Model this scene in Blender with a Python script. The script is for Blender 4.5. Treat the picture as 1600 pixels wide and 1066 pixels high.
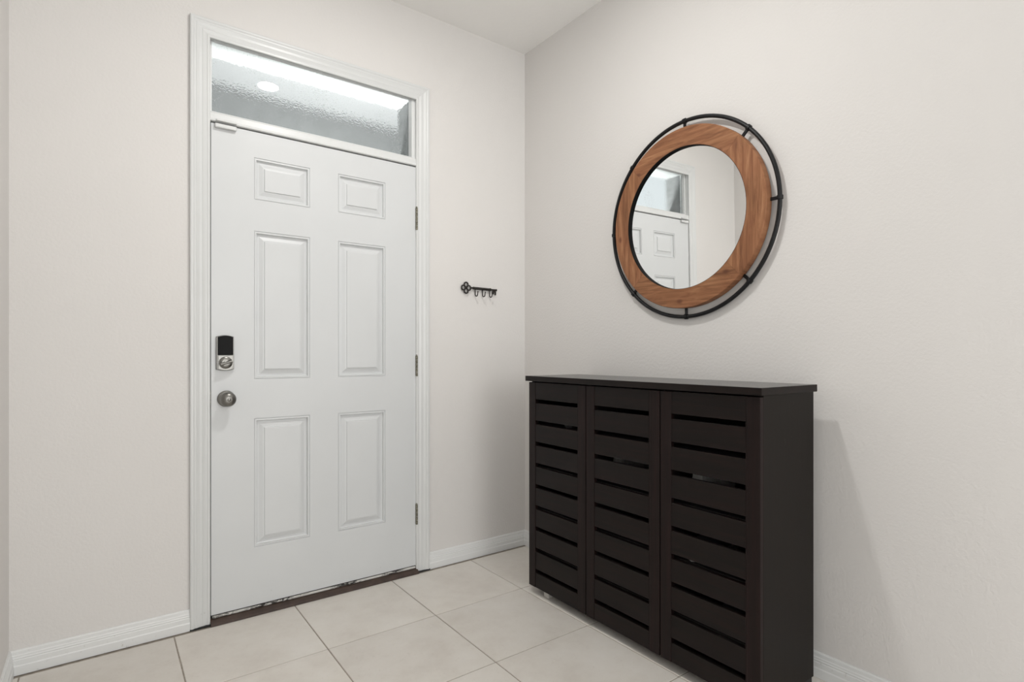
import bpy, bmesh, math, random
from math import sin, cos, pi, radians
from mathutils import Vector

for o in list(bpy.data.objects):
    bpy.data.objects.remove(o)
S = bpy.context.scene
COL = S.collection

# ------------------------------------------------------------------ camera
cam_d = bpy.data.cameras.new('camera')
cam = bpy.data.objects.new('camera', cam_d)
COL.objects.link(cam)
cam.location = (-1.9597, -2.5872, 1.1014)
cam.rotation_euler = (pi / 2, 0, -0.64544)
cam_d.sensor_width = 36
cam_d.lens = 874.2 * 36 / 1600
cam_d.shift_x = -17.56 / 1600
cam_d.shift_y = 20.8 / 1600
cam_d.clip_start = 0.02
S.camera = cam

# ------------------------------------------------------------------ light, exposure
S.view_settings.view_transform = 'Standard'
S.view_settings.look = 'None'
S.view_settings.gamma = 1
S.view_settings.use_curve_mapping = False
S.view_settings.exposure = 0.31

world = bpy.data.worlds.new('sky')
S.world = world
world.use_nodes = True
wn = world.node_tree.nodes
wn['Background'].inputs['Color'].default_value = (0.93, 0.97, 1.0, 1)
wn['Background'].inputs['Strength'].default_value = 0.78

LAMP = (-1.105, -1.18)
LAMP_STRENGTH = 365.0
ROOM_BACK = -6.2
XW0 = -2.2142


def area(name, loc, rot, sx, sy, power, color):
    d = bpy.data.lights.new(name, 'AREA')
    d.shape = 'RECTANGLE'
    d.size = sx
    d.size_y = sy
    d.energy = power
    d.color = color
    o = bpy.data.objects.new(name, d)
    COL.objects.link(o)
    o.location = loc
    o.rotation_euler = rot
    return o


# hall area light added as fill in an unseen opening behind the camera
# unseen porch light, added low to brighten the soffit and the opening head
pl = bpy.data.lights.new('porch_fill', 'POINT')
pl.energy = 95
pl.color = (1.0, 1.0, 1.0)
pl.shadow_soft_size = 0.08
plo = bpy.data.objects.new('porch_fill', pl)
COL.objects.link(plo)
plo.location = (-0.80, 0.45, 1.50)
area('hall_fill', (-1.107, ROOM_BACK + 0.05, 1.45), (radians(90), 0, 0), 1.95, 2.3, 50, (1.0, 0.995, 0.985))
# fill light added in an invented opening of the left wall, behind the camera
area('left_fill', (XW0 - 0.05, -4.50, 1.25), (radians(90), 0, radians(-90)), 2.3, 2.3, 11, (1.0, 0.995, 0.985))


# ------------------------------------------------------------------ materials
class NT:
    def __init__(s, name):
        s.m = bpy.data.materials.new(name)
        s.m.use_nodes = True
        s.t = s.m.node_tree
        s.b = s.t.nodes['Principled BSDF']

    def n(s, typ, **kw):
        nd = s.t.nodes.new(typ)
        for k, v in kw.items():
            if k in nd.inputs:
                nd.inputs[k].default_value = v
            else:
                setattr(nd, k, v)
        return nd

    def l(s, a, b):
        s.t.links.new(a, b)

    def set(s, **kw):
        for k, v in kw.items():
            s.b.inputs[k.replace('_', ' ')].default_value = v
        return s

    def coords(s, kind='Object', scale=(1, 1, 1), rot=(0, 0, 0)):
        tc = s.n('ShaderNodeTexCoord')
        mp = s.n('ShaderNodeMapping')
        mp.inputs['Scale'].default_value = scale
        mp.inputs['Rotation'].default_value = rot
        s.l(tc.outputs[kind], mp.inputs['Vector'])
        return mp.outputs['Vector']

    def noise(s, vec, scale, detail=2.0, rough=0.5, dist=0.0):
        nd = s.n('ShaderNodeTexNoise')
        nd.inputs['Scale'].default_value = scale
        nd.inputs['Detail'].default_value = detail
        nd.inputs['Roughness'].default_value = rough
        nd.inputs['Distortion'].default_value = dist
        s.l(vec, nd.inputs['Vector'])
        return nd.outputs['Fac']

    def ramp(s, fac, stops):
        r = s.n('ShaderNodeValToRGB')
        while len(r.color_ramp.elements) < len(stops):
            r.color_ramp.elements.new(0.5)
        for e, (p, c) in zip(r.color_ramp.elements, stops):
            e.position = p
            e.color = (c[0], c[1], c[2], 1) if not isinstance(c, (int, float)) else (c, c, c, 1)
        s.l(fac, r.inputs['Fac'])
        return r.outputs['Color']

    def bump(s, h, strength, dist, target='Normal', base=None):
        b = s.n('ShaderNodeBump')
        b.inputs['Strength'].default_value = strength
        b.inputs['Distance'].default_value = dist
        s.l(h, b.inputs['Height'])
        if base:
            s.l(base, b.inputs['Normal'])
        s.l(b.outputs['Normal'], s.b.inputs[target])
        return b.outputs['Normal']

    def mixc(s, fac, a, b):
        m = s.n('ShaderNodeMix', data_type='RGBA')
        if isinstance(fac, (int, float)):
            m.inputs[0].default_value = fac
        else:
            s.l(fac, m.inputs[0])
        for i, c in ((6, a), (7, b)):
            if isinstance(c, tuple):
                m.inputs[i].default_value = (*c, 1)
            else:
                s.l(c, m.inputs[i])
        return m.outputs[2]


def plaster(name, col, bstr=0.28, sc=95):
    t = NT(name)
    v = t.coords()
    big = t.noise(v, 1.3, 3)
    c = t.ramp(big, [(0.3, tuple(x * 0.985 for x in col)), (0.7, tuple(min(1, x * 1.012) for x in col))])
    t.l(c, t.b.inputs['Base Color'])
    t.set(Roughness=0.62)
    t.b.inputs['Specular IOR Level'].default_value = 0.3
    h = t.noise(v, sc, 3, 0.55)
    t.bump(h, bstr, 0.004)
    return t.m


M_wall = plaster('wall_paint', (0.722, 0.703, 0.683))
M_ceil = plaster('ceiling_paint', (0.92, 0.91, 0.89), 0.4, 45)


def paint_white(name, col, dirt=0.0, rough=0.35, z0=0.0, z1=0.25, tone=(0.25, 0.22, 0.18)):
    t = NT(name)
    v = t.coords('Object')
    n1 = t.noise(v, 4, 3)
    c = t.ramp(n1, [(0.3, tuple(x * 0.97 for x in col)), (0.7, col)])
    if dirt:
        n2 = t.noise(v, 55, 5, 0.65)
        sp = t.ramp(n2, [(0.645, 0.0), (0.73, 1.0)])
        sep = t.n('ShaderNodeSeparateXYZ')
        t.l(v, sep.inputs[0])
        mr = t.n('ShaderNodeMapRange')
        mr.inputs['From Min'].default_value = z0
        mr.inputs['From Max'].default_value = z1
        mr.inputs['To Min'].default_value = dirt
        mr.inputs['To Max'].default_value = dirt * 0.06
        t.l(sep.outputs['Z'], mr.inputs['Value'])
        mu = t.n('ShaderNodeMath', operation='MULTIPLY')
        t.l(sp, mu.inputs[0])
        t.l(mr.outputs[0], mu.inputs[1])
        c = t.mixc(mu.outputs[0], c, tone)
    t.l(c, t.b.inputs['Base Color'])
    t.set(Roughness=rough)
    h = t.noise(v, 30, 2)
    t.bump(h, 0.05, 0.002)
    return t.m


def worn_paint(name, col, *_):
    t = NT(name)
    v = t.coords('Object', (1, 1, 2.5))
    n1 = t.noise(v, 38, 5, 0.7, 0.6)
    n2 = t.noise(v, 4, 2)
    c = t.ramp(n1, [(0.50, (0.02, 0.018, 0.015)), (0.56, col)])
    c = t.mixc(t.ramp(n2, [(0.48, 0.0), (0.56, 1.0)]), c, col)
    t.l(c, t.b.inputs['Base Color'])
    t.set(Roughness=0.6)
    return t.m


M_door = paint_white('door_paint', (0.665, 0.68, 0.685), 0.35, 0.38, 0.0, 0.35)
M_trim = paint_white('trim_paint', (0.71, 0.72, 0.715), 0.0, 0.33)
M_trimd = paint_white('scuffed_trim_paint', (0.68, 0.69, 0.685), 0.75, 0.33, 0.0, 0.12, (0.3, 0.26, 0.2))
M_base = paint_white('baseboard_paint', (0.775, 0.785, 0.78), 0.7, 0.33, 0.0, 0.1, (0.3, 0.26, 0.2))
M_sweep = worn_paint('worn_sweep_paint', (0.62, 0.61, 0.58), 1.0, 0.6, 0.0, 9.0, (0.03, 0.025, 0.02))


def plain(name, col, rough=0.5, metal=0.0, nscale=0, var=0.1, bump=0.0, spec=0.5, stretch=(1, 1, 1)):
    t = NT(name)
    t.set(Roughness=rough, Metallic=metal)
    t.b.inputs['Specular IOR Level'].default_value = spec
    if nscale:
        v = t.coords('Object', stretch)
        f = t.noise(v, nscale, 4)
        c = t.ramp(f, [(0.3, tuple(x * (1 - var) for x in col)), (0.7, tuple(min(1, x * (1 + var)) for x in col))])
        t.l(c, t.b.inputs['Base Color'])
        if bump:
            t.bump(f, bump, 0.002)
    else:
        t.b.inputs['Base Color'].default_value = (*col, 1)
    return t.m


M_black = plain('black_iron', (0.007, 0.007, 0.008), 0.45, 0.0, 60, 0.25, 0.15, 0.3)
M_iron = plain('bronze_iron', (0.016, 0.013, 0.010), 0.5, 0.2, 80, 0.4, 0.3)
M_rimblack = plain('black_stain', (0.004, 0.004, 0.004), 0.7, 0, 30, 0.2, 0.0, 0.1)
M_nickel = plain('satin_nickel', (0.22, 0.215, 0.20), 0.32, 1.0, 50, 0.08)
M_gloss = plain('black_plastic', (0.004, 0.004, 0.004), 0.5, 0.0, 20, 0.1, 0.0, 0.15)
M_hinge = plain('tarnished_hinge', (0.20, 0.19, 0.15), 0.5, 0.7, 220, 0.75, 0.5)
M_gap = plain('dark_weatherstrip', (0.02, 0.02, 0.02), 0.8, 0, 40, 0.2)
M_thresh = plain('brown_threshold', (0.052, 0.032, 0.024), 0.6, 0.0, 25, 0.25, 0.2)
M_grout = plain('grout', (0.33, 0.29, 0.245), 0.9, 0, 60, 0.2, 0.3)
M_glide = plain('glide_plastic', (0.55, 0.53, 0.5), 0.4, 0, 20, 0.05)
M_inside = plain('cabinet_interior', (0.018, 0.014, 0.012), 0.7, 0, 20, 0.2)
M_stucco = plain('outside_stucco', (0.235, 0.24, 0.24), 0.9, 0, 30, 0.15, 0.4)
M_fascia = plain('outside_fascia', (0.17, 0.18, 0.185), 0.7, 0, 20, 0.08)
M_soffit = plain('outside_soffit', (0.50, 0.505, 0.51), 0.7, 0, 20, 0.05)
M_ground = plain('outside_concrete', (0.35, 0.34, 0.32), 0.9, 0, 6, 0.15, 0.3)


def wood_dark():
    t = NT('espresso_laminate')
    v = t.coords('Object', (6, 1.2, 22))
    f = t.noise(v, 3.0, 6, 0.6, 0.4)
    c = t.ramp(f, [(0.25, (0.0060, 0.0046, 0.0042)), (0.5, (0.0095, 0.0062, 0.0054)), (0.75, (0.0150, 0.0078, 0.0066))])
    t.l(c, t.b.inputs['Base Color'])
    t.set(Roughness=0.46)
    t.b.inputs['Specular IOR Level'].default_value = 0.19
    t.bump(f, 0.08, 0.001)
    return t.m


def wood_dark_v():
    t = NT('espresso_laminate_upright')
    v = t.coords('Object', (22, 22, 1.0))
    f = t.noise(v, 3.0, 6, 0.6, 0.4)
    c = t.ramp(f, [(0.25, (0.0075, 0.0045, 0.0040)), (0.5, (0.0115, 0.0060, 0.0054)), (0.75, (0.0185, 0.0080, 0.0074))])
    t.l(c, t.b.inputs['Base Color'])
    t.set(Roughness=0.46)
    t.b.inputs['Specular IOR Level'].default_value = 0.19
    t.bump(f, 0.08, 0.001)
    return t.m


def wood_side():
    t = NT('espresso_laminate_scuffed')
    v = t.coords('Object', (22, 22, 1.0))
    f = t.noise(v, 3.0, 6, 0.6, 0.4)
    c = t.ramp(f, [(0.25, (0.0055, 0.0038, 0.0026)), (0.8, (0.0090, 0.0060, 0.0042))])
    v2 = t.coords('Object', (1, 1, 0.45))
    sc = t.noise(v2, 38, 6, 0.7)
    m1 = t.ramp(sc, [(0.64, 0.0), (0.72, 1.0)])
    zone = t.ramp(t.noise(v2, 5, 2), [(0.52, 0.0), (0.62, 1.0)])
    mu = t.n('ShaderNodeMath', operation='MULTIPLY')
    t.l(m1, mu.inputs[0])
    t.l(zone, mu.inputs[1])
    mu2 = t.n('ShaderNodeMath', operation='MULTIPLY')
    t.l(mu.outputs[0], mu2.inputs[0])
    mu2.inputs[1].default_value = 0.35
    c = t.mixc(mu2.outputs[0], c, (0.16, 0.14, 0.12))
    t.l(c, t.b.inputs['Base Color'])
    t.set(Roughness=0.5)
    t.b.inputs['Specular IOR Level'].default_value = 0.19
    return t.m


def wood_top():
    t = NT('espresso_laminate_top')
    v = t.coords('Object', (22, 1.2, 6))
    f = t.noise(v, 3.0, 6, 0.6, 0.4)
    c = t.ramp(f, [(0.25, (0.007, 0.0055, 0.0042)), (0.8, (0.012, 0.009, 0.007))])
    t.l(c, t.b.inputs['Base Color'])
    t.set(Roughness=0.22)
    t.b.inputs['Specular IOR Level'].default_value = 1.0
    return t.m


M_esp, M_espv, M_side, M_top = wood_dark(), wood_dark_v(), wood_side(), wood_top()


def wood_mirror():
    # grain runs along the local Y of each ring segment
    t = NT('fir_wood')
    info = t.n('ShaderNodeObjectInfo')
    tc = t.n('ShaderNodeTexCoord')
    add = t.n('ShaderNodeVectorMath', operation='ADD')
    t.l(tc.outputs['Object'], add.inputs[0])
    cmb = t.n('ShaderNodeCombineXYZ')
    mul = t.n('ShaderNodeMath', operation='MULTIPLY')
    t.l(info.outputs['Random'], mul.inputs[0])
    mul.inputs[1].default_value = 9.0
    for k in range(3):
        t.l(mul.outputs[0], cmb.inputs[k])
    t.l(cmb.outputs[0], add.inputs[1])
    mp = t.n('ShaderNodeMapping')
    mp.inputs['Scale'].default_value = (1, 2.2, 26)
    t.l(add.outputs[0], mp.inputs['Vector'])
    v = mp.outputs['Vector']
    f = t.noise(v, 2.4, 8, 0.62, 0.8)
    c = t.ramp(f, [(0.30, (0.135, 0.056, 0.025)), (0.45, (0.235, 0.104, 0.047)), (0.58, (0.32, 0.150, 0.071)), (0.75, (0.44, 0.235, 0.12))])
    mp2 = t.n('ShaderNodeMapping')
    mp2.inputs['Scale'].default_value = (0.0, 0.8, 1.3)
    t.l(add.outputs[0], mp2.inputs['Vector'])
    vor = t.n('ShaderNodeTexVoronoi')
    vor.inputs['Scale'].default_value = 5.0
    vor.voronoi_dimensions = '2D'
    sx = t.n('ShaderNodeSeparateXYZ')
    cx = t.n('ShaderNodeCombineXYZ')
    t.l(mp2.outputs['Vector'], sx.inputs[0])
    t.l(sx.outputs['Y'], cx.inputs['X'])
    t.l(sx.outputs['Z'], cx.inputs['Y'])
    t.l(cx.outputs[0], vor.inputs['Vector'])
    k = t.ramp(vor.outputs['Distance'], [(0.025, 0.8), (0.075, 0.0)])
    c = t.mixc(k, c, (0.10, 0.035, 0.018))
    pat = t.ramp(t.noise(mp2.outputs['Vector'], 5, 3), [(0.35, 0.0), (0.7, 0.25)])
    c = t.mixc(pat, c, (0.30, 0.10, 0.05))
    t.l(c, t.b.inputs['Base Color'])
    t.set(Roughness=0.6)
    t.b.inputs['Specular IOR Level'].default_value = 0.3
    t.bump(f, 0.15, 0.001)
    return t.m


M_fir = wood_mirror()


def tile_mat():
    t = NT('beige_ceramic_tile')
    info = t.n('ShaderNodeObjectInfo')
    tc = t.n('ShaderNodeTexCoord')
    add = t.n('ShaderNodeVectorMath', operation='ADD')
    cmb = t.n('ShaderNodeCombineXYZ')
    mul = t.n('ShaderNodeMath', operation='MULTIPLY')
    t.l(info.outputs['Random'], mul.inputs[0])
    mul.inputs[1].default_value = 13.0
    for k in range(3):
        t.l(mul.outputs[0], cmb.inputs[k])
    t.l(tc.outputs['Object'], add.inputs[0])
    t.l(cmb.outputs[0], add.inputs[1])
    v = add.outputs[0]
    f = t.noise(v, 5, 8, 0.68)
    c = t.ramp(f, [(0.32, (0.62, 0.58, 0.53)), (0.5, (0.675, 0.64, 0.59)), (0.7, (0.715, 0.685, 0.64))])
    f2 = t.noise(v, 70, 4, 0.7)
    sp = t.ramp(f2, [(0.28, 0.35), (0.4, 0.0)])
    c = t.mixc(sp, c, (0.53, 0.475, 0.42))
    hsv = t.n('ShaderNodeHueSaturation')
    mr = t.n('ShaderNodeMapRange')
    mr.inputs['To Min'].default_value = 0.96
    mr.inputs['To Max'].default_value = 1.04
    t.l(info.outputs['Random'], mr.inputs['Value'])
    t.l(mr.outputs[0], hsv.inputs['Value'])
    t.l(c, hsv.inputs['Color'])
    t.l(hsv.outputs['Color'], t.b.inputs['Base Color'])
    t.set(Roughness=0.42)
    t.b.inputs['Specular IOR Level'].default_value = 0.4
    t.bump(f, 0.06, 0.002)
    return t.m


M_tile = tile_mat()


def mirror_mat():
    t = NT('silvered_mirror')
    t.b.inputs['Base Color'].default_value = (0.93, 0.935, 0.93, 1)
    t.set(Roughness=0.0, Metallic=1.0)
    return t.m


M_mirror = mirror_mat()


def pane_mat(name, refl):
    # obscured glass: smooth reflecting inner surface, pebbled relief that scatters what lies behind
    t = NT(name)
    t.t.nodes.remove(t.b)
    out = t.t.nodes['Material Output']
    v = t.coords('Object')
    h = t.noise(v, 85, 2, 0.6)
    vor = t.n('ShaderNodeTexVoronoi')
    vor.inputs['Scale'].default_value = 130
    t.l(v, vor.inputs['Vector'])
    ad = t.n('ShaderNodeMath', operation='ADD')
    t.l(h, ad.inputs[0])
    t.l(vor.outputs['Distance'], ad.inputs[1])
    bp = t.n('ShaderNodeBump')
    bp.inputs['Strength'].default_value = 0.2
    bp.inputs['Distance'].default_value = 0.0015
    t.l(ad.outputs[0], bp.inputs['Height'])
    rf = t.n('ShaderNodeBsdfRefraction')
    rf.inputs['Color'].default_value = (0.96, 0.98, 0.975, 1)
    rf.inputs['Roughness'].default_value = 0.11
    rf.inputs['IOR'].default_value = 1.45
    t.l(bp.outputs['Normal'], rf.inputs['Normal'])
    last = rf.outputs[0]
    # frosted specks in the pressed pattern, denser towards the edges
    df = t.n('ShaderNodeBsdfTranslucent')
    df.inputs['Color'].default_value = (0.9, 0.9, 0.9, 1)
    sp = t.ramp(t.noise(v, 210, 3, 0.7), [(0.57, 0.0), (0.66, 0.55)])
    zone = t.ramp(t.noise(v, 6, 2), [(0.40, 0.12), (0.65, 1.0)])
    mu = t.n('ShaderNodeMath', operation='MULTIPLY')
    t.l(sp, mu.inputs[0])
    t.l(zone, mu.inputs[1])
    mx = t.n('ShaderNodeMixShader')
    t.l(mu.outputs[0], mx.inputs[0])
    t.l(last, mx.inputs[1])
    t.l(df.outputs[0], mx.inputs[2])
    last = mx.outputs[0]
    if refl:
        gl = t.n('ShaderNodeBsdfGlossy')
        gl.inputs['Roughness'].default_value = 0.0
        lw = t.n('ShaderNodeFresnel')
        lw.inputs['IOR'].default_value = 1.5
        m2 = t.n('ShaderNodeMixShader')
        t.l(lw.outputs[0], m2.inputs[0])
        t.l(last, m2.inputs[1])
        t.l(gl.outputs[0], m2.inputs[2])
        last = m2.outputs[0]
    t.l(last, out.inputs['Surface'])
    return t.m


M_pane = pane_mat('obscured_glass', True)
M_pane_back = pane_mat('obscured_glass_back', False)


def emit_mat(name, col, s):
    t = NT(name)
    t.b.inputs['Base Color'].default_value = (0.9, 0.9, 0.9, 1)
    t.b.inputs['Emission Color'].default_value = (*col, 1)
    t.b.inputs['Emission Strength'].default_value = s
    return t.m


M_lamp = emit_mat('lamp_diffuser', (1.0, 0.985, 0.96), LAMP_STRENGTH)


# ------------------------------------------------------------------ mesh helpers
def link(name, me, mat, parent=None, kind=None, label=None):
    o = bpy.data.objects.new(name, me)
    COL.objects.link(o)
    if mat is not None and not me.materials:
        me.materials.append(mat)
    if parent is not None:
        o.parent = parent
    if kind:
        o['kind'] = kind
    if label:
        o['label'] = label
    return o


def tag(o, label, cat, group=None):
    o['label'] = label
    o['category'] = cat
    if group:
        o['group'] = group
    return o


def empty(name, loc=(0, 0, 0), rot=(0, 0, 0)):
    o = bpy.data.objects.new(name, None)
    COL.objects.link(o)
    o.location = loc
    o.rotation_euler = rot
    o.empty_display_size = 0.05
    return o


def bm_box(bm, a, b, bev=0.0, seg=1):
    x0, x1 = sorted((a[0], b[0]))
    y0, y1 = sorted((a[1], b[1]))
    z0, z1 = sorted((a[2], b[2]))
    vs = [bm.verts.new(p) for p in ((x0, y0, z0), (x1, y0, z0), (x1, y1, z0), (x0, y1, z0), (x0, y0, z1), (x1, y0, z1), (x1, y1, z1), (x0, y1, z1))]
    fs = [bm.faces.new([vs[i] for i in f]) for f in ((3, 2, 1, 0), (4, 5, 6, 7), (0, 1, 5, 4), (1, 2, 6, 5), (2, 3, 7, 6), (3, 0, 4, 7))]
    if bev > 0:
        es = list({e for f in fs for e in f.edges})
        bmesh.ops.bevel(bm, geom=es, offset=bev, segments=seg, affect='EDGES', profile=0.5)


def fin(bm, name, smooth=False, fixn=True):
    if fixn:
        bmesh.ops.recalc_face_normals(bm, faces=bm.faces)
    me = bpy.data.meshes.new(name)
    bm.to_mesh(me)
    bm.free()
    if smooth:
        me.polygons.foreach_set('use_smooth', [True] * len(me.polygons))
        try:
            me.set_sharp_from_angle(angle=radians(35))
        except Exception:
            pass
    return me


def box(name, a, b, mat, parent=None, bev=0.0, kind=None, label=None, seg=1):
    bm = bmesh.new()
    bm_box(bm, a, b, bev, seg)
    return link(name, fin(bm, name), mat, parent, kind, label)


def boxes(name, lst, mat, parent=None, bev=0.0, kind=None):
    bm = bmesh.new()
    for a, b in lst:
        bm_box(bm, a, b, bev)
    return link(name, fin(bm, name), mat, parent, kind)


def prism(name, loops, mat, parent=None, kind=None, smooth=False, closed_path=False):
    """skin a list of equal-length closed 3D loops, caps at both ends"""
    bm = bmesh.new()
    rows = [[bm.verts.new(p) for p in lp] for lp in loops]
    n = len(rows[0])
    m = len(rows)
    for i in range(m if closed_path else m - 1):
        A, B = rows[i], rows[(i + 1) % m]
        for j in range(n):
            bm.faces.new((A[j], A[(j + 1) % n], B[(j + 1) % n], B[j]))
    if not closed_path:
        bm.faces.new(rows[0][::-1])
        bm.faces.new(rows[-1])
    return link(name, fin(bm, name, smooth), mat, parent, kind)


def tube_bm(bm, pts, r, n=12, closed=False, rfun=None):
    pts = [Vector(p) for p in pts]
    m = len(pts)
    rows = []
    prev = None
    for i in range(m):
        if closed:
            d = pts[(i + 1) % m] - pts[i - 1]
        else:
            d = pts[min(i + 1, m - 1)] - pts[max(i - 1, 0)]
        d.normalize()
        if prev is None:
            up = Vector((1, 0, 0)) if abs(d.x) < 0.8 else Vector((0, 0, 1))
            u = d.cross(up).normalized()
        else:
            u = (prev - d * prev.dot(d)).normalized()
        prev = u
        w = d.cross(u)
        rr = rfun(i / (m - 1)) if rfun else r
        rows.append([bm.verts.new(pts[i] + (u * cos(2 * pi * k / n) + w * sin(2 * pi * k / n)) * rr) for k in range(n)])
    for i in range(m if closed else m - 1):
        A, B = rows[i], rows[(i + 1) % m]
        for j in range(n):
            bm.faces.new((A[j], A[(j + 1) % n], B[(j + 1) % n], B[j]))
    if not closed:
        bm.faces.new(rows[0][::-1])
        bm.faces.new(rows[-1])


def tube(name, pts, r, mat, parent=None, n=12, closed=False, rfun=None):
    bm = bmesh.new()
    tube_bm(bm, pts, r, n, closed, rfun)
    return link(name, fin(bm, name, True), mat, parent)


def lathe_bm(bm, prof, origin, axis, n=32):
    """prof = [(radius, distance along axis)]"""
    ax = Vector(axis).normalized()
    up = Vector((0, 0, 1)) if abs(ax.z) < 0.9 else Vector((1, 0, 0))
    u = ax.cross(up).normalized()
    w = ax.cross(u)
    o = Vector(origin)
    rows = []
    for r, d in prof:
        if r < 1e-6:
            rows.append([bm.verts.new(o + ax * d)])
        else:
            rows.append([bm.verts.new(o + ax * d + (u * cos(2 * pi * k / n) + w * sin(2 * pi * k / n)) * r) for k in range(n)])
    for A, B in zip(rows, rows[1:]):
        for j in range(n):
            a0, a1 = A[j % len(A)], A[(j + 1) % len(A)]
            b0, b1 = B[j % len(B)], B[(j + 1) % len(B)]
            f = [a0]
            for q in (a1, b1, b0):
                if q not in f:
                    f.append(q)
            if len(f) > 2:
                bm.faces.new(f)
    for R in (rows[0], rows[-1]):
        if len(R) > 2 and prof[0] != prof[-1]:
            try:
                bm.faces.new(R)
            except ValueError:
                pass


def lathe(name, prof, origin, axis, mat, parent=None, n=32):
    bm = bmesh.new()
    lathe_bm(bm, prof, origin, axis, n)
    return link(name, fin(bm, name, True), mat, parent)


# ------------------------------------------------------------------ the room shell
XW = -2.2142      # left wall
HC = 2.841        # ceiling
# opening for door and transom in the door wall
OX0, OX1, OZ1 = -1.640, -0.660, 2.438
WT = 0.20

bm = bmesh.new()
bm_box(bm, (XW - 0.12, 0, -0.1), (OX0, WT, HC + 0.1))
bm_box(bm, (OX1, 0, -0.1), (0.12, WT, HC + 0.1))
bm_box(bm, (OX0, 0, OZ1), (OX1, WT, HC + 0.1))
link('wall_front', fin(bm, 'wall_front'), M_wall, kind='structure')
box('wall_right', (0, ROOM_BACK - 0.15, -0.1), (0.12, 0, HC + 0.1), M_wall, kind='structure')
boxes('wall_left', [((XW - 0.12, -3.30, -0.1), (XW, 0, HC + 0.1)), ((XW - 0.12, ROOM_BACK - 0.15, -0.1), (XW, -5.70, HC + 0.1)), ((XW - 0.12, -5.70, 2.45), (XW, -3.30, HC + 0.1))], M_wall, kind='structure')  # rear opening invented to hold the added left fill
bm = bmesh.new()
bm_box(bm, (XW, ROOM_BACK - 0.15, -0.1), (-2.10, ROOM_BACK, HC + 0.1))
bm_box(bm, (-0.11, ROOM_BACK - 0.15, -0.1), (0, ROOM_BACK, HC + 0.1))
bm_box(bm, (-2.10, ROOM_BACK - 0.15, 2.62), (-0.11, ROOM_BACK, HC + 0.1))
bm_box(bm, (-2.10, ROOM_BACK - 0.15, -0.1), (-0.11, ROOM_BACK, 0.28))
link('wall_back', fin(bm, 'wall_back'), M_wall, kind='structure')
box('ceiling', (XW, ROOM_BACK, HC), (0, 0, HC + 0.1), M_ceil, kind='structure')

# floor: grout bed with each ceramic tile laid on it
floor = box('floor', (XW, ROOM_BACK, -0.1), (0, 0.0, -0.0025), M_grout, kind='structure')
T, TX, TY, J = 0.45056, -0.3834, -0.4787, 0.0022
tile_cache = {}
xs = [TX + T * k for k in range(1, -6, -1)]
ys = [TY + T * k for k in range(1, -14, -1)]
for i in range(len(xs) - 1):
    x1, x0 = min(xs[i], 0.0), max(xs[i + 1], XW)
    if x1 - x0 < 0.01:
        continue
    for j in range(len(ys) - 1):
        y1, y0 = min(ys[j], 0.0), max(ys[j + 1], ROOM_BACK)
        if y1 - y0 < 0.01:
            continue
        w, d = x1 - x0 - 2 * J, y1 - y0 - 2 * J
        key = (round(w, 4), round(d, 4))
        if key not in tile_cache:
            b = bmesh.new()
            bm_box(b, (-w / 2, -d / 2, -0.008), (w / 2, d / 2, 0.0), 0.0012)
            me = fin(b, 'tile')
            me.materials.append(M_tile)
            tile_cache[key] = me
        o = link('tile', tile_cache[key], None, floor)
        o.location = ((x0 + x1) / 2, (y0 + y1) / 2, 0.0)

# baseboards: a moulded profile (distance from the wall, height)
BB = [(0, 0), (0.0145, 0), (0.0145, 0.030), (0.0125, 0.034), (0.0125, 0.050), (0.0105, 0.053), (0.0115, 0.057),
      (0.0095, 0.061), (0.0095, 0.065), (0.0075, 0.069), (0.0070, 0.079), (0.0045, 0.0835), (0, 0.0835)]


def baseboard(name, p0, p1, nrm, m0=0, m1=0, mat=M_base):
    """p0->p1 along the wall; nrm = into the room; m0,m1 = mitre shift factor at ends"""
    p0, p1, nrm = Vector(p0), Vector(p1), Vector(nrm)
    d = (p1 - p0).normalized()
    loops = []
    for p, m in ((p0, m0), (p1, m1)):
        loops.append([p + nrm * a + d * (a * m) + Vector((0, 0, h + 0.0005)) for a, h in BB])
    return prism(name, loops, mat, kind='structure')


CXL, CXR, CZT = -1.680, -0.6215, 2.459
baseboard('baseboard_front_left', (XW, 0, 0), (CXL + 0.0005, 0, 0), (0, -1, 0), 1, 0)
baseboard('baseboard_front_right', (CXR - 0.0005, 0, 0), (0, 0, 0), (0, -1, 0), 0, -1)
baseboard('baseboard_right', (0, 0, 0), (0, ROOM_BACK, 0), (-1, 0, 0), 1, 0)
baseboard('baseboard_left', (XW, -3.30, 0), (XW, 0, 0), (1, 0, 0), 0, -1)

# door casing: (offset from inner edge outwards, protrusion)
CW = 0.0715
CP = [(0, 0.0), (0, 0.009), (0.003, 0.011), (0.009, 0.0112), (0.011, 0.0095), (0.016, 0.0092), (0.024, 0.0118), (0.027, 0.0128), (0.029, 0.0118),
      (0.038, 0.0122), (0.046, 0.0148), (0.049, 0.0160), (0.052, 0.0152), (0.056, 0.0155), (0.061, 0.0182), (0.068, 0.0182), (0.0715, 0.0155), (0.0715, 0.0)]
ix0, ix1, iz1 = CXL + CW, CXR - CW, CZT - CW


def casing(name, path):
    # path: list of (x, z, dirx, dirz) : inner edge corner and outward offset direction (mitre)
    loops = [[Vector((x + dx * a, -h, z + dz * a)) for a, h in CP] for x, z, dx, dz in path]
    return prism(name, loops, M_trimd, kind='structure')


casing('trim_1', [(ix0, 0.006, -1, 0), (ix0, iz1, -1, 1)])
casing('trim_2', [(ix1, 0.006, 1, 0), (ix1, iz1, 1, 1)])
casing('trim_3', [(ix0, iz1, -1, 1), (ix1, iz1, 1, 1)])
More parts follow.
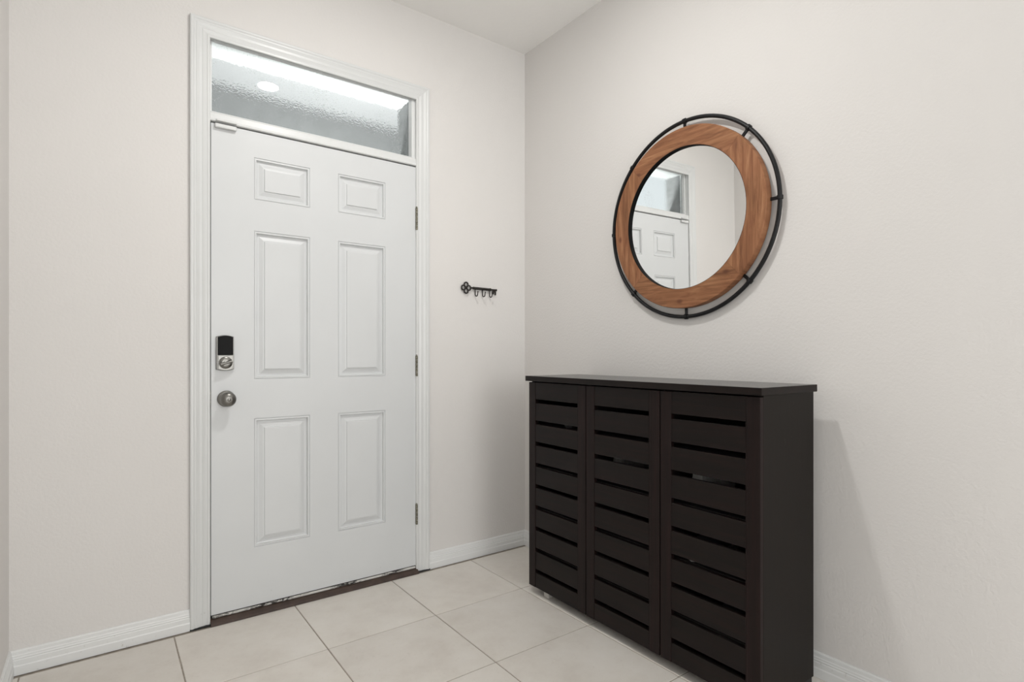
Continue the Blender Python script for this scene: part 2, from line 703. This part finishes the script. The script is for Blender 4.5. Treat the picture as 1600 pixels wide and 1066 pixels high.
# grimy caulk line where the casing legs meet the floor
for a, b in ((CXL, ix0), (ix1, CXR)):
    box('trim_4', (a - 0.0005, -0.0175, 0.0002), (b + 0.002, -0.001, 0.0065), M_gap, kind='structure')

# ------------------------------------------------------------------ door frame (jambs, transom bar) as trim, with sill
DX0, DX1, DZ0, DZ1 = -1.6045, -0.6915, 0.0355, 2.047
BAR0, BAR1 = 2.053, 2.094
frame = boxes('trim_5', [((OX0, 0.001, 0.0), (DX0 - 0.004, WT - 0.002, OZ1)),
                         ((DX1 + 0.004, 0.001, 0.0), (OX1, WT - 0.002, OZ1)),
                         ((DX0 - 0.004, 0.001, 2.405), (DX1 + 0.004, WT - 0.002, OZ1))], M_trim, kind='structure')
frame.name = 'trim_5'
# transom bar with a projecting nose
prism('transom_bar', [[Vector((x, y, z)) for y, z in
      ((WT - 0.002, BAR0), (-0.004, BAR0), (-0.008, BAR0 + 0.003), (-0.008, BAR0 + 0.009), (-0.004, BAR0 + 0.012), (-0.003, BAR1 - 0.006), (0.002, BAR1), (WT - 0.002, BAR1))]
      for x in (DX0 - 0.004, DX1 + 0.004)], M_trim, frame)
# stops / weatherstrip behind the slab
boxes('weatherstrip', [((DX0 - 0.0045, 0.012, 0.02), (DX0 + 0.010, 0.06, BAR0 + 0.001)),
                       ((DX1 - 0.010, 0.012, 0.02), (DX1 + 0.0045, 0.06, BAR0 + 0.001)),
                       ((DX0, 0.012, DZ1 - 0.008), (DX1, 0.06, BAR0 + 0.001))], M_gap, frame)
box('jamb_filler', (DX0 - 0.02, 0.060, 0.0), (DX1 + 0.02, 0.11, DZ1 + 0.004), M_gap, frame)
# threshold
prism('threshold', [[Vector((x, y, z)) for y, z in ((-0.030, 0.0005), (-0.028, 0.010), (-0.012, 0.018), (0.0, 0.0205), (0.06, 0.0215), (0.06, 0.0005))]
      for x in (DX0 - 0.0035, DX1 + 0.0035)], M_thresh, frame)
# strike plate lip on the latch side
box('strike_plate', (DX0 - 0.0085, -0.0035, 0.898), (DX0 - 0.0005, 0.004, 0.948), M_hinge, frame, 0.0015, label='dark worn strike plate lip')
# alarm contact on the bar
box('sensor_magnet', (-1.588, -0.022, 2.0535), (-1.512, -0.008, 2.062), M_trim, frame, 0.002)

# ------------------------------------------------------------------ transom window
win = boxes('window_1', [((DX0 - 0.0035, 0.024, BAR1), (DX0 + 0.006, 0.046, 2.4045)),
                         ((DX1 - 0.018, 0.010, BAR1), (DX1 + 0.0035, 0.046, 2.4045)),
                         ((DX0 + 0.006, 0.024, 2.3985), (DX1 - 0.010, 0.046, 2.4045)),
                         ((DX0 + 0.006, 0.024, BAR1), (DX1 - 0.018, 0.046, BAR1 + 0.010))], M_base, kind='structure')
pane = box('pane', (DX0 - 0.003, 0.0475, BAR1 + 0.001), (DX1 + 0.003, 0.0515, 2.404), M_pane, win, label='pebbled obscured glass pane')
pane.data.materials.append(M_pane_back)
for f in pane.data.polygons:
    f.material_index = 0 if f.normal.y < -0.5 else 1
boxes('outer_stop', [((DX0 - 0.0035, 0.053, BAR1), (DX0 + 0.004, 0.066, 2.4045)),
                     ((DX1 - 0.008, 0.053, BAR1), (DX1 + 0.0035, 0.066, 2.4045)),
                     ((DX0 + 0.004, 0.053, BAR1), (DX1 - 0.008, 0.066, BAR1 + 0.008))], M_trim, win)

# stuccoed returns of the opening outside the glass
boxes('reveal', [((OX0 + 0.0005, 0.0665, BAR1 - 0.02), (DX0 - 0.001, WT - 0.0005, 2.4045)), ((DX1 + 0.001 - 0.006, 0.0665, BAR1 - 0.02), (OX1 - 0.0005, WT - 0.0005, 2.4045))], M_stucco, win)

# ------------------------------------------------------------------ door slab
# panel openings
PX = [(-1.4435, -1.2125), (-1.0855, -0.8545)]
PZ = [(0.281, 0.829), (0.996, 1.627), (1.760, 1.939)]
TH = 0.044


def slab():
    bm = bmesh.new()
    xsl = sorted([DX0, DX1] + [v for p in PX for v in p])
    zsl = sorted([DZ0, DZ1] + [v for p in PZ for v in p])
    V = {}
    for i, x in enumerate(xsl):
        for j, z in enumerate(zsl):
            V[i, j] = bm.verts.new((x, 0.0, z))
    for i in range(len(xsl) - 1):
        for j in range(len(zsl) - 1):
            if i in (1, 3) and j in (1, 3, 5):
                continue
            bm.faces.new((V[i, j], V[i + 1, j], V[i + 1, j + 1], V[i, j + 1]))
    # edges and back
    n, m = len(xsl) - 1, len(zsl) - 1
    ring = [(xsl[0], zsl[0]), (xsl[-1], zsl[0]), (xsl[-1], zsl[-1]), (xsl[0], zsl[-1])]
    bk = [bm.verts.new((x, TH, z)) for x, z in ring]
    fr = [bm.verts.new((x, 0.0, z)) for x, z in ring]
    for k in range(4):
        bm.faces.new((fr[k], bk[k], bk[(k + 1) % 4], fr[(k + 1) % 4]))
    bm.faces.new(bk)
    bmesh.ops.remove_doubles(bm, verts=bm.verts, dist=1e-5)
    me = fin(bm, 'door_1')
    return me


door = link('door_1', slab(), M_door, kind='structure')
# embossed panel profile: (inset from the edge, depth into the door)
PP = [(0.0, 0.0), (0.0006, 0.0034), (0.0024, 0.0036), (0.0034, 0.0006), (0.0095, 0.0002), (0.0105, 0.0090), (0.014, 0.0120),
      (0.022, 0.0112), (0.036, 0.0062), (0.0415, 0.0056), (0.0425, 0.0012), (0.046, 0.0008)]
for (a, b) in PX:
    for (c, d) in PZ:
        bm = bmesh.new()
        rows = []
        for s, y in PP:
            rows.append([bm.verts.new(p) for p in ((a + s, y, c + s), (b - s, y, c + s), (b - s, y, d - s), (a + s, y, d - s))])
        for A, B in zip(rows, rows[1:]):
            for k in range(4):
                bm.faces.new((A[k], A[(k + 1) % 4], B[(k + 1) % 4], B[k]))
        bm.faces.new(rows[-1])
        me = bpy.data.meshes.new('panel')
        bmesh.ops.recalc_face_normals(bm, faces=bm.faces)
        # front faces must look into the room
        f = max(bm.faces, key=lambda q: q.calc_area())
        if f.normal.y > 0:
            bmesh.ops.reverse_faces(bm, faces=bm.faces)
        bm.to_mesh(me)
        bm.free()
        link('panel', me, M_door, door)
# sweep along the bottom
prism('door_sweep', [[Vector((x, y, z)) for y, z in ((-0.0015, 0.0215), (-0.003, 0.0235), (-0.003, 0.0290), (0.000, 0.0310), (0.004, 0.0310), (0.004, 0.0215))]
      for x in (DX0 + 0.004, DX1 - 0.004)], M_sweep, door).__setitem__('label', 'worn strip with flaking black seal under the door')
# hinges
for z0, z1 in ((1.729, 1.843), (0.991, 1.095), (0.243, 0.346)):
    bm = bmesh.new()
    n = 5
    for k in range(n):
        a = z0 + (z1 - z0) * k / n
        b = z0 + (z1 - z0) * (k + 1) / n - 0.0012
        lathe_bm(bm, [(0.0, a), (0.0062, a), (0.0062, b), (0.0, b)], (DX1 + 0.002, -0.0065, 0), (0, 0, 1), 14)
    lathe_bm(bm, [(0.0, z1), (0.005, z1), (0.005, z1 + 0.004), (0.0, z1 + 0.007)], (DX1 + 0.002, -0.0065, 0), (0, 0, 1), 14)
    bm_box(bm, (DX1 - 0.002, -0.003, z0 + 0.002), (DX1 + 0.008, 0.002, z1 - 0.002), 0)
    link('hinge', fin(bm, 'hinge', True), M_hinge, door, label='tarnished hinge barrel')
# alarm contact on the slab corner
box('contact_sensor', (-1.592, -0.017, 2.029), (-1.512, -0.0002, 2.0455), M_trim, door, 0.003, seg=2)

# deadbolt with battery cover: outline follows a shallow arc at top and bottom
dbx, dbz0, dbz1, hw = -1.5545, 1.040, 1.174, 0.0325


def arcbody(name, w, z0, z1, y0, y1, mat, par, bow=0.006, topcut=True, botcut=True, ridge=0.0):
    n = 12
    out = []
    for k in range(n + 1):
        u = -1 + 2 * k / n
        out.append((dbx + w * u, z0 - (bow * (1 - u * u) if botcut else 0)))
    for k in range(n + 1):
        u = 1 - 2 * k / n
        out.append((dbx + w * u, z1 + (bow * (1 - u * u) if topcut else 0)))

    def yf(x, base):
        u = (x - dbx) / w
        # ridge left of the middle, planes fall away from it
        r = (u + 0.35)
        return base - ridge * (1 - (abs(r) / (1.35 if r > 0 else 0.65)))
    loops = [[Vector((x, y1, z)) for x, z in out],
             [Vector((x, yf(x, y0) + 0.003, z)) for x, z in out],
             [Vector((dbx + (x - dbx) * 0.95, yf(x, y0), (z0 + z1) / 2 + (z - (z0 + z1) / 2) * 0.975)) for x, z in out]]
    return prism(name, loops, mat, par, smooth=True)


db = arcbody('deadbolt', hw, dbz0, dbz1, -0.014, -0.0005, M_nickel, door)
db['label'] = 'satin nickel deadbolt housing'
arcbody('battery_cover', hw * 0.86, 1.098, dbz1 - 0.002, -0.026, -0.012, M_gloss, db, ridge=0.006, botcut=False)['label'] = 'glossy black battery cover'
arcbody('face_plate', hw * 0.86, dbz0 + 0.002, 1.0965, -0.021, -0.012, M_nickel, db, topcut=False)
lathe('turn_rosette', [(0, 0), (0.024, 0), (0.0245, 0.003), (0.021, 0.006), (0.012, 0.0075), (0, 0.0075)], (dbx, -0.0225, 1.067), (0, -1, 0), M_nickel, db)
bm = bmesh.new()
lathe_bm(bm, [(0.009, 0), (0.009, 0.010), (0.0, 0.011)], (dbx, -0.029, 1.067), (0, -1, 0), 20)
pts = [(dbx - 0.019, -0.0400, 1.0605), (dbx - 0.010, -0.042, 1.0635), (dbx, -0.043, 1.067), (dbx + 0.010, -0.042, 1.0705), (dbx + 0.019, -0.0400, 1.0735)]
tube_bm(bm, pts, 0.006, 12, rfun=lambda t: 0.0045 + 0.0035 * (2 * t - 1) ** 2)
link('thumb_turn', fin(bm, 'thumb_turn', True), M_nickel, db)

kn = lathe('door_knob', [(0, 0.0), (0.033, 0.0), (0.0335, 0.003), (0.031, 0.007), (0.022, 0.010), (0.0145, 0.013), (0.0125, 0.020), (0.0130, 0.027),
                         (0.018, 0.032), (0.0255, 0.0365), (0.0290, 0.043), (0.0298, 0.050), (0.0285, 0.057), (0.0245, 0.063), (0.017, 0.0675), (0.009, 0.0693), (0.0, 0.0698)],
           (-1.5495, -0.0005, 0.918), (0, -1, 0), M_nickel, door, 40)
kn['label'] = 'round satin nickel knob'
lathe('turn_button', [(0, 0), (0.0065, 0), (0.0065, 0.0025), (0.005, 0.0035), (0, 0.0035)], (-1.5495, -0.0695, 0.918), (0, -1, 0), M_nickel, kn, 16)

# ------------------------------------------------------------------ outside, seen through the transom
boxes('wall_outside', [((-2.25, 1.42, 2.36), (3.6, 1.66, 2.90)), ((-2.25, 1.42, -0.1), (-1.95, 1.66, 2.36)), ((3.3, 1.42, -0.1), (3.6, 1.66, 2.36))], M_stucco, kind='structure')
box('ceiling_porch', (-2.25, WT + 0.001, 2.815), (3.6, 1.419, 2.90), M_soffit, kind='structure')
box('ground_outside', (-9, WT + 0.001, -0.3), (9, 12, -0.101), M_ground, kind='structure')

# ------------------------------------------------------------------ ceiling light
cl = empty('ceiling_light', (LAMP[0], LAMP[1], HC))
tag(cl, 'small round flush ceiling light, seen reflected in the glass over the door', 'ceiling light')
bm = bmesh.new()
lathe_bm(bm, [(0.0605, 0.0), (0.092, 0.0), (0.090, 0.008), (0.070, 0.015), (0.0605, 0.016), (0.0605, 0.0)], (0, 0, 0), (0, 0, -1), 40)
link('trim_ring', fin(bm, 'trim_ring', True), M_trim, cl)
lathe('diffuser', [(0, 0.016), (0.0600, 0.016), (0.059, 0.019), (0.04, 0.021), (0, 0.0215)], (0, 0, 0), (0, 0, -1), M_lamp, cl, 32)

# ------------------------------------------------------------------ key hook rack
rack = empty('key_rack', (-0.318, 0, 1.458))
tag(rack, 'dark iron wall rack shaped like an old key with three hooks, beside the door', 'key rack')
YR = -0.010
bm = bmesh.new()
for a, b in ((-0.0165, 0), (0.0165, 0), (0, 0.0165), (0, -0.0165)):
    c = (-0.0835 + a, YR, b)
    tube_bm(bm, [(c[0] + 0.0115 * cos(2 * pi * k / 24), c[1], c[2] + 0.0125 * sin(2 * pi * k / 24)) for k in range(24)], 0.0040, 10, True)
link('bow', fin(bm, 'bow', True), M_iron, rack)
bm = bmesh.new()
lathe_bm(bm, [(0, -0.054), (0.004, -0.054), (0.005, -0.044), (0.0045, -0.040), (0.0075, -0.0385), (0.0075, -0.034), (0.0055, -0.032), (0.0070, -0.029), (0.0070, 0.064),
              (0.0045, 0.066), (0.0080, 0.068), (0.0080, 0.074), (0.0048, 0.076), (0.0048, 0.108), (0.0062, 0.109), (0.0062, 0.113), (0, 0.1135)], (0, YR, 0.001), (1, 0, -0.01), 16)
bm_box(bm, (-0.02, YR, -0.004), (-0.012, -0.0005, 0.004), 0)
bm_box(bm, (0.055, YR, -0.004), (0.063, -0.0005, 0.004), 0)
link('shaft', fin(bm, 'shaft', True), M_iron, rack)
bm = bmesh.new()
for x0, x1, z in ((0.086, 0.0935, -0.024), (0.1005, 0.1085, -0.0285), (0.0925, 0.1015, -0.012)):
    bm_box(bm, (x0, YR - 0.0028, z), (x1, YR + 0.0028, -0.001), 0.0008)
link('bit', fin(bm, 'bit'), M_iron, rack)
for hx in (-0.0275, 0.0195, 0.0655):
    pts = [(hx, YR, -0.002)]
    pts += [(hx, YR - 0.001, -0.014), (hx, YR - 0.0015, -0.026)]
    for k in range(1, 10):
        a = pi * k / 10
        pts.append((hx, YR - 0.0015 - 0.0125 * (1 - cos(a)), -0.030 - 0.013 * sin(a)))
    pts += [(hx, YR - 0.0272, -0.028), (hx, YR - 0.029, -0.020)]
    bm = bmesh.new()
    tube_bm(bm, pts, 0.0028, 8)
    bmesh.ops.create_icosphere(bm, subdivisions=1, radius=0.0036, matrix=__import__('mathutils').Matrix.Translation((hx, YR - 0.029, -0.019)))
    link('hook', fin(bm, 'hook', True), M_iron, rack)

# ------------------------------------------------------------------ round mirror
MY, MZ = -1.1345, 1.6645
mir = empty('round_mirror', (0, MY, MZ), (0, -radians(0.8), 0))
tag(mir, 'round wall mirror with wooden frame inside a black metal hoop', 'mirror')
RO, RI, RR = 0.3712, 0.2924, 0.4058
XF, XG, XR = -0.0490, -0.0355, -0.021
NS = 24
for q in range(4):
    rot = q * pi / 2          # segment centre direction; local Z is radial, local Y runs along the grain
    bm = bmesh.new()
    rows = []
    prof = [(RI, XF + 0.0005), (RI + 0.001, XF), (RO - 0.002, XF), (RO, XF + 0.002), (RO, -0.014), (RI, -0.014)]
    gap = 0.0010
    for k in range(NS + 1):
        a = -pi / 4 + (pi / 2) * k / NS
        if k == 0:
            a += gap
        if k == NS:
            a -= gap
        rows.append([bm.verts.new((x, r * sin(a), r * cos(a))) for r, x in prof])
    for A, B in zip(rows, rows[1:]):
        for j in range(len(prof)):
            bm.faces.new((A[j], A[(j + 1) % len(prof)], B[(j + 1) % len(prof)], B[j]))
    bm.faces.new(rows[0][::-1])
    bm.faces.new(rows[-1])
    o = link('frame_segment', fin(bm, 'frame_segment'), M_fir, mir)
    o.rotation_euler = (rot, 0, 0)
# black inner rim between wood and glass
bm = bmesh.new()
lathe_bm(bm, [(RI + 0.0002, 0.0355), (RI + 0.0002, 0.0482), (RI - 0.0016, 0.0482), (RI - 0.0016, 0.0355), (RI + 0.0002, 0.0355)], (0, 0, 0), (-1, 0, 0), 96)
link('inner_rim', fin(bm, 'inner_rim', True), M_rimblack, mir)
lathe('mirror_glass', [(0, 0.030), (RI + 0.0001, 0.030), (RI + 0.0001, 0.0354), (0, 0.0354)], (0, 0, 0), (-1, 0, 0), M_mirror, mir, 96)
lathe('backing', [(0, 0.013), (0.340, 0.013), (0.340, 0.0145), (0, 0.0145)], (0, 0, 0), (-1, 0, 0), M_rimblack, mir, 64)
tube('hoop', [(XR, RR * sin(2 * pi * k / 128), RR * cos(2 * pi * k / 128)) for k in range(128)], 0.0080, M_black, mir, 14, True)
me = None
for k in range(8):
    a = pi / 4 * k
    if me is None:
        bm = bmesh.new()
        bm_box(bm, (XR - 0.003, -0.006, 0.330), (XR + 0.004, 0.006, RR), 0.001)
        # a collar that wraps the hoop
        loop = [(XR + 0.0112 * cos(2 * pi * j / 16), RR + 0.0112 * sin(2 * pi * j / 16)) for j in range(16)]
        rws = [[bm.verts.new((x, y, z)) for x, z in loop] for y in (-0.0065, 0.0065)]
        for j in range(16):
            bm.faces.new((rws[0][j], rws[0][(j + 1) % 16], rws[1][(j + 1) % 16], rws[1][j]))
        bm.faces.new(rws[0][::-1])
        bm.faces.new(rws[1])
        me = fin(bm, 'bracket', True)
        me.materials.append(M_black)
    o = link('bracket', me, None, mir)
    o.rotation_euler = (a, 0, 0)
box('hanger', (-0.014, -0.03, 0.16), (0.0022, 0.03, 0.18), M_black, mir)

# ------------------------------------------------------------------ shoe cabinet
cab = empty('shoe_cabinet', (-0.0700, -1.6945, 0), (0, 0, -0.0122))
tag(cab, 'wide espresso brown shoe cabinet with three slatted doors under the round mirror', 'cabinet')
W, DP, ZT, ZB = 1.1753, 0.3319, 1.0018, 0.031
I = 0.012
FX = -(DP - I)            # front face of the doors
PXB = FX + 0.018          # plane behind the doors
tt = box('table_top', (0, 0, ZT - 0.0235), (-DP, W, ZT), M_top, cab, 0.0012)
tt.data.materials.append(M_esp)
for f in tt.data.polygons:
    f.material_index = 0 if f.normal.z > 0.9 else 1
box('side_panel', (-0.001, I, ZB), (PXB + 0.0, I + 0.016, ZT - 0.0236), M_side, cab, 0.0008, label='scuffed right side panel')
box('side_panel', (-0.001, W - I - 0.016, ZB), (PXB + 0.0, W - I, ZT - 0.0236), M_side, cab, 0.0008)
for y in (I + 0.381, I + 0.381 * 2 + 0.003):
    box('divider', (-0.006, y - 0.007, ZB + 0.016), (PXB + 0.006, y + 0.007, ZT - 0.024), M_inside, cab)
box('back_panel', (-0.001, I + 0.0162, ZB), (-0.005, W - I - 0.0162, ZT - 0.0237), M_inside, cab)
box('bottom_panel', (-0.006, I + 0.0162, ZB), (PXB + 0.002, W - I - 0.0162, ZB + 0.015), M_inside, cab)
SH = [0.198, 0.392, 0.586, 0.778]
bays = [(I + 0.0165, I + 0.373), (I + 0.389, I + 0.756), (I + 0.773, W - I - 0.0165)]
for z in SH:
    for a, b in bays:
        box('shelf', (-0.006, a, z - 0.012), (PXB + 0.012, b, z), M_inside, cab)
for y in (I + 0.004, W - I - 0.020):
    for x in (-0.004, PXB + 0.002):
        if x == -0.004:
            box('foot', (x, y, 0.0006), (x - 0.05, y + 0.016, ZB - 0.0005), M_black, cab, 0.001, label='black plastic foot strip')
for y in (0.10, 1.045):
    box('glide', (PXB + 0.003, y, 0.0006), (PXB + 0.040, y + 0.035, ZB - 0.0005), M_glide, cab, 0.003, label='pale plastic glide')
# doors: (right edge, left edge) along the front
edges = [(0.0118, 0.3898), (0.3942, 0.7738), (0.7784, 1.1620)]
DB, DT = ZB + 0.004, ZT - 0.029
ST = 0.0465
slat_me = {}
for d0, d1 in edges:
    dr = box('door', (PXB - 0.001, d1 - ST, DB), (FX, d1, DT), M_espv, cab, 0.0010)
    dr.name = 'door'
    box('stile', (PXB - 0.001, d0, DB), (FX, d0 + ST - 0.003, DT), M_espv, dr, 0.0010)
    box('stile_lip', (PXB - 0.001, d0 + ST - 0.0028, DB), (FX + 0.0018, d0 + ST + 0.0030, DT), M_espv, dr)
    z1 = DT
    for k in range(10):
        if k < 9:
            gt = 0.8960 - 0.0970 * k
            z0 = gt
        else:
            z0 = DB
        nm = box('slat', (PXB + 0.0005, d0 + ST + 0.0032, z0), (FX + 0.0020, d1 - ST - 0.0002, z1), M_esp, dr, 0.0006)
        z1 = z0 - 0.0182


# ------------------------------------------------------------------ shoes glimpsed through the slats
def shoe(name, y, z, length, width, height, upper, sole, label, flip=1, lace=None, x0=-0.286, rot=0.0):
    """a low shoe, toe towards the front of the cabinet"""
    root = empty(name, (0, 0, 0))
    cr, sr = cos(-0.0122), sin(-0.0122)
    X, Y = x0, y
    root.location = (-0.0700 + X * cr - Y * sr, -1.6945 + X * sr + Y * cr, z)
    root.rotation_euler = (0, 0, -0.0122 + rot)
    tag(root, label, 'shoe', 'shoes inside the cabinet')
    # outline half-widths along the length (0 = toe)
    st = [(0.0, 0.02, 0.30), (0.04, 0.62, 0.42), (0.12, 0.88, 0.50), (0.25, 1.0, 0.58), (0.40, 0.94, 0.72), (0.55, 0.80, 0.86), (0.72, 0.74, 0.95), (0.88, 0.76, 1.0), (0.97, 0.55, 1.0), (1.0, 0.2, 0.97)]
    for nm, z0, z1f, grow, mat in (('sole', 0.0, None, 1.04, sole), ('upper', 0.016, 1, 1.0, upper)):
        loops = []
        for t, w, h in st:
            hw_ = width / 2 * w * grow
            top = 0.018 if z1f is None else 0.018 + (height - 0.018) * h
            lp = []
            N = 14
            for k in range(N):
                a = 2 * pi * k / N
                ca, sa = cos(a), sin(a)
                yy = hw_ * (abs(ca) ** 0.6) * (1 if ca >= 0 else -1)
                zz = (z0 + top) / 2 + (top - z0) / 2 * (abs(sa) ** (0.6 if z1f is None else 0.85)) * (1 if sa >= 0 else -1)
                if z1f is not None:
                    yy *= 1 - 0.35 * max(0, sa)
                lp.append(Vector((t * length, yy, zz)))
            loops.append(lp)
        prism(nm, loops, mat, root, smooth=True)
    if lace:
        bm = bmesh.new()
        for q in range(4):
            t = 0.34 + 0.07 * q
            zt = 0.018 + (height - 0.018) * (0.66 + 0.16 * q / 3) + 0.002
            tube_bm(bm, [(t * length, -width * 0.22, zt - 0.006), (t * length, 0, zt + 0.001), (t * length, width * 0.22, zt - 0.006)], 0.0028, 8)
        link('laces', fin(bm, 'laces', True), lace, root)
    return root


M_canvas = plain('grey_canvas', (0.42, 0.41, 0.40), 0.8, 0, 90, 0.15, 0.3)
M_rubber = plain('white_rubber', (0.72, 0.71, 0.69), 0.6, 0, 30, 0.05)
M_dkshoe0 = plain('dark_rubber', (0.02, 0.02, 0.02), 0.7, 0, 60, 0.2)
M_leath = plain('red_leather', (0.25, 0.035, 0.03), 0.45, 0, 40, 0.2)
M_dkshoe = plain('charcoal_canvas', (0.07, 0.07, 0.075), 0.8, 0, 60, 0.2)
shoe('sneaker', 0.305, 0.587, 0.20, 0.088, 0.118, M_rubber, M_dkshoe0, 'pale grey sneaker glimpsed through the third gap of the right cabinet door', lace=M_rubber, x0=-0.03, rot=pi, )
shoe('sneaker', 0.712, 0.587, 0.20, 0.086, 0.120, M_canvas, M_dkshoe0, 'light grey sneaker glimpsed through the third gap of the middle cabinet door', lace=M_rubber, x0=-0.03, rot=pi + 0.1)
shoe('loafer', 0.935, 0.779, 0.24, 0.08, 0.06, M_leath, M_dkshoe0, 'red shoe glimpsed through the second gap of the left cabinet door')
shoe('sneaker', 0.17, 0.199, 0.26, 0.09, 0.115, M_dkshoe, M_rubber, 'charcoal sneaker low behind the right cabinet door', lace=M_canvas)
shoe('sneaker', 0.285, 0.393, 0.25, 0.085, 0.11, M_dkshoe, M_canvas, 'dark sneaker halfway down behind the right cabinet door', lace=M_canvas)
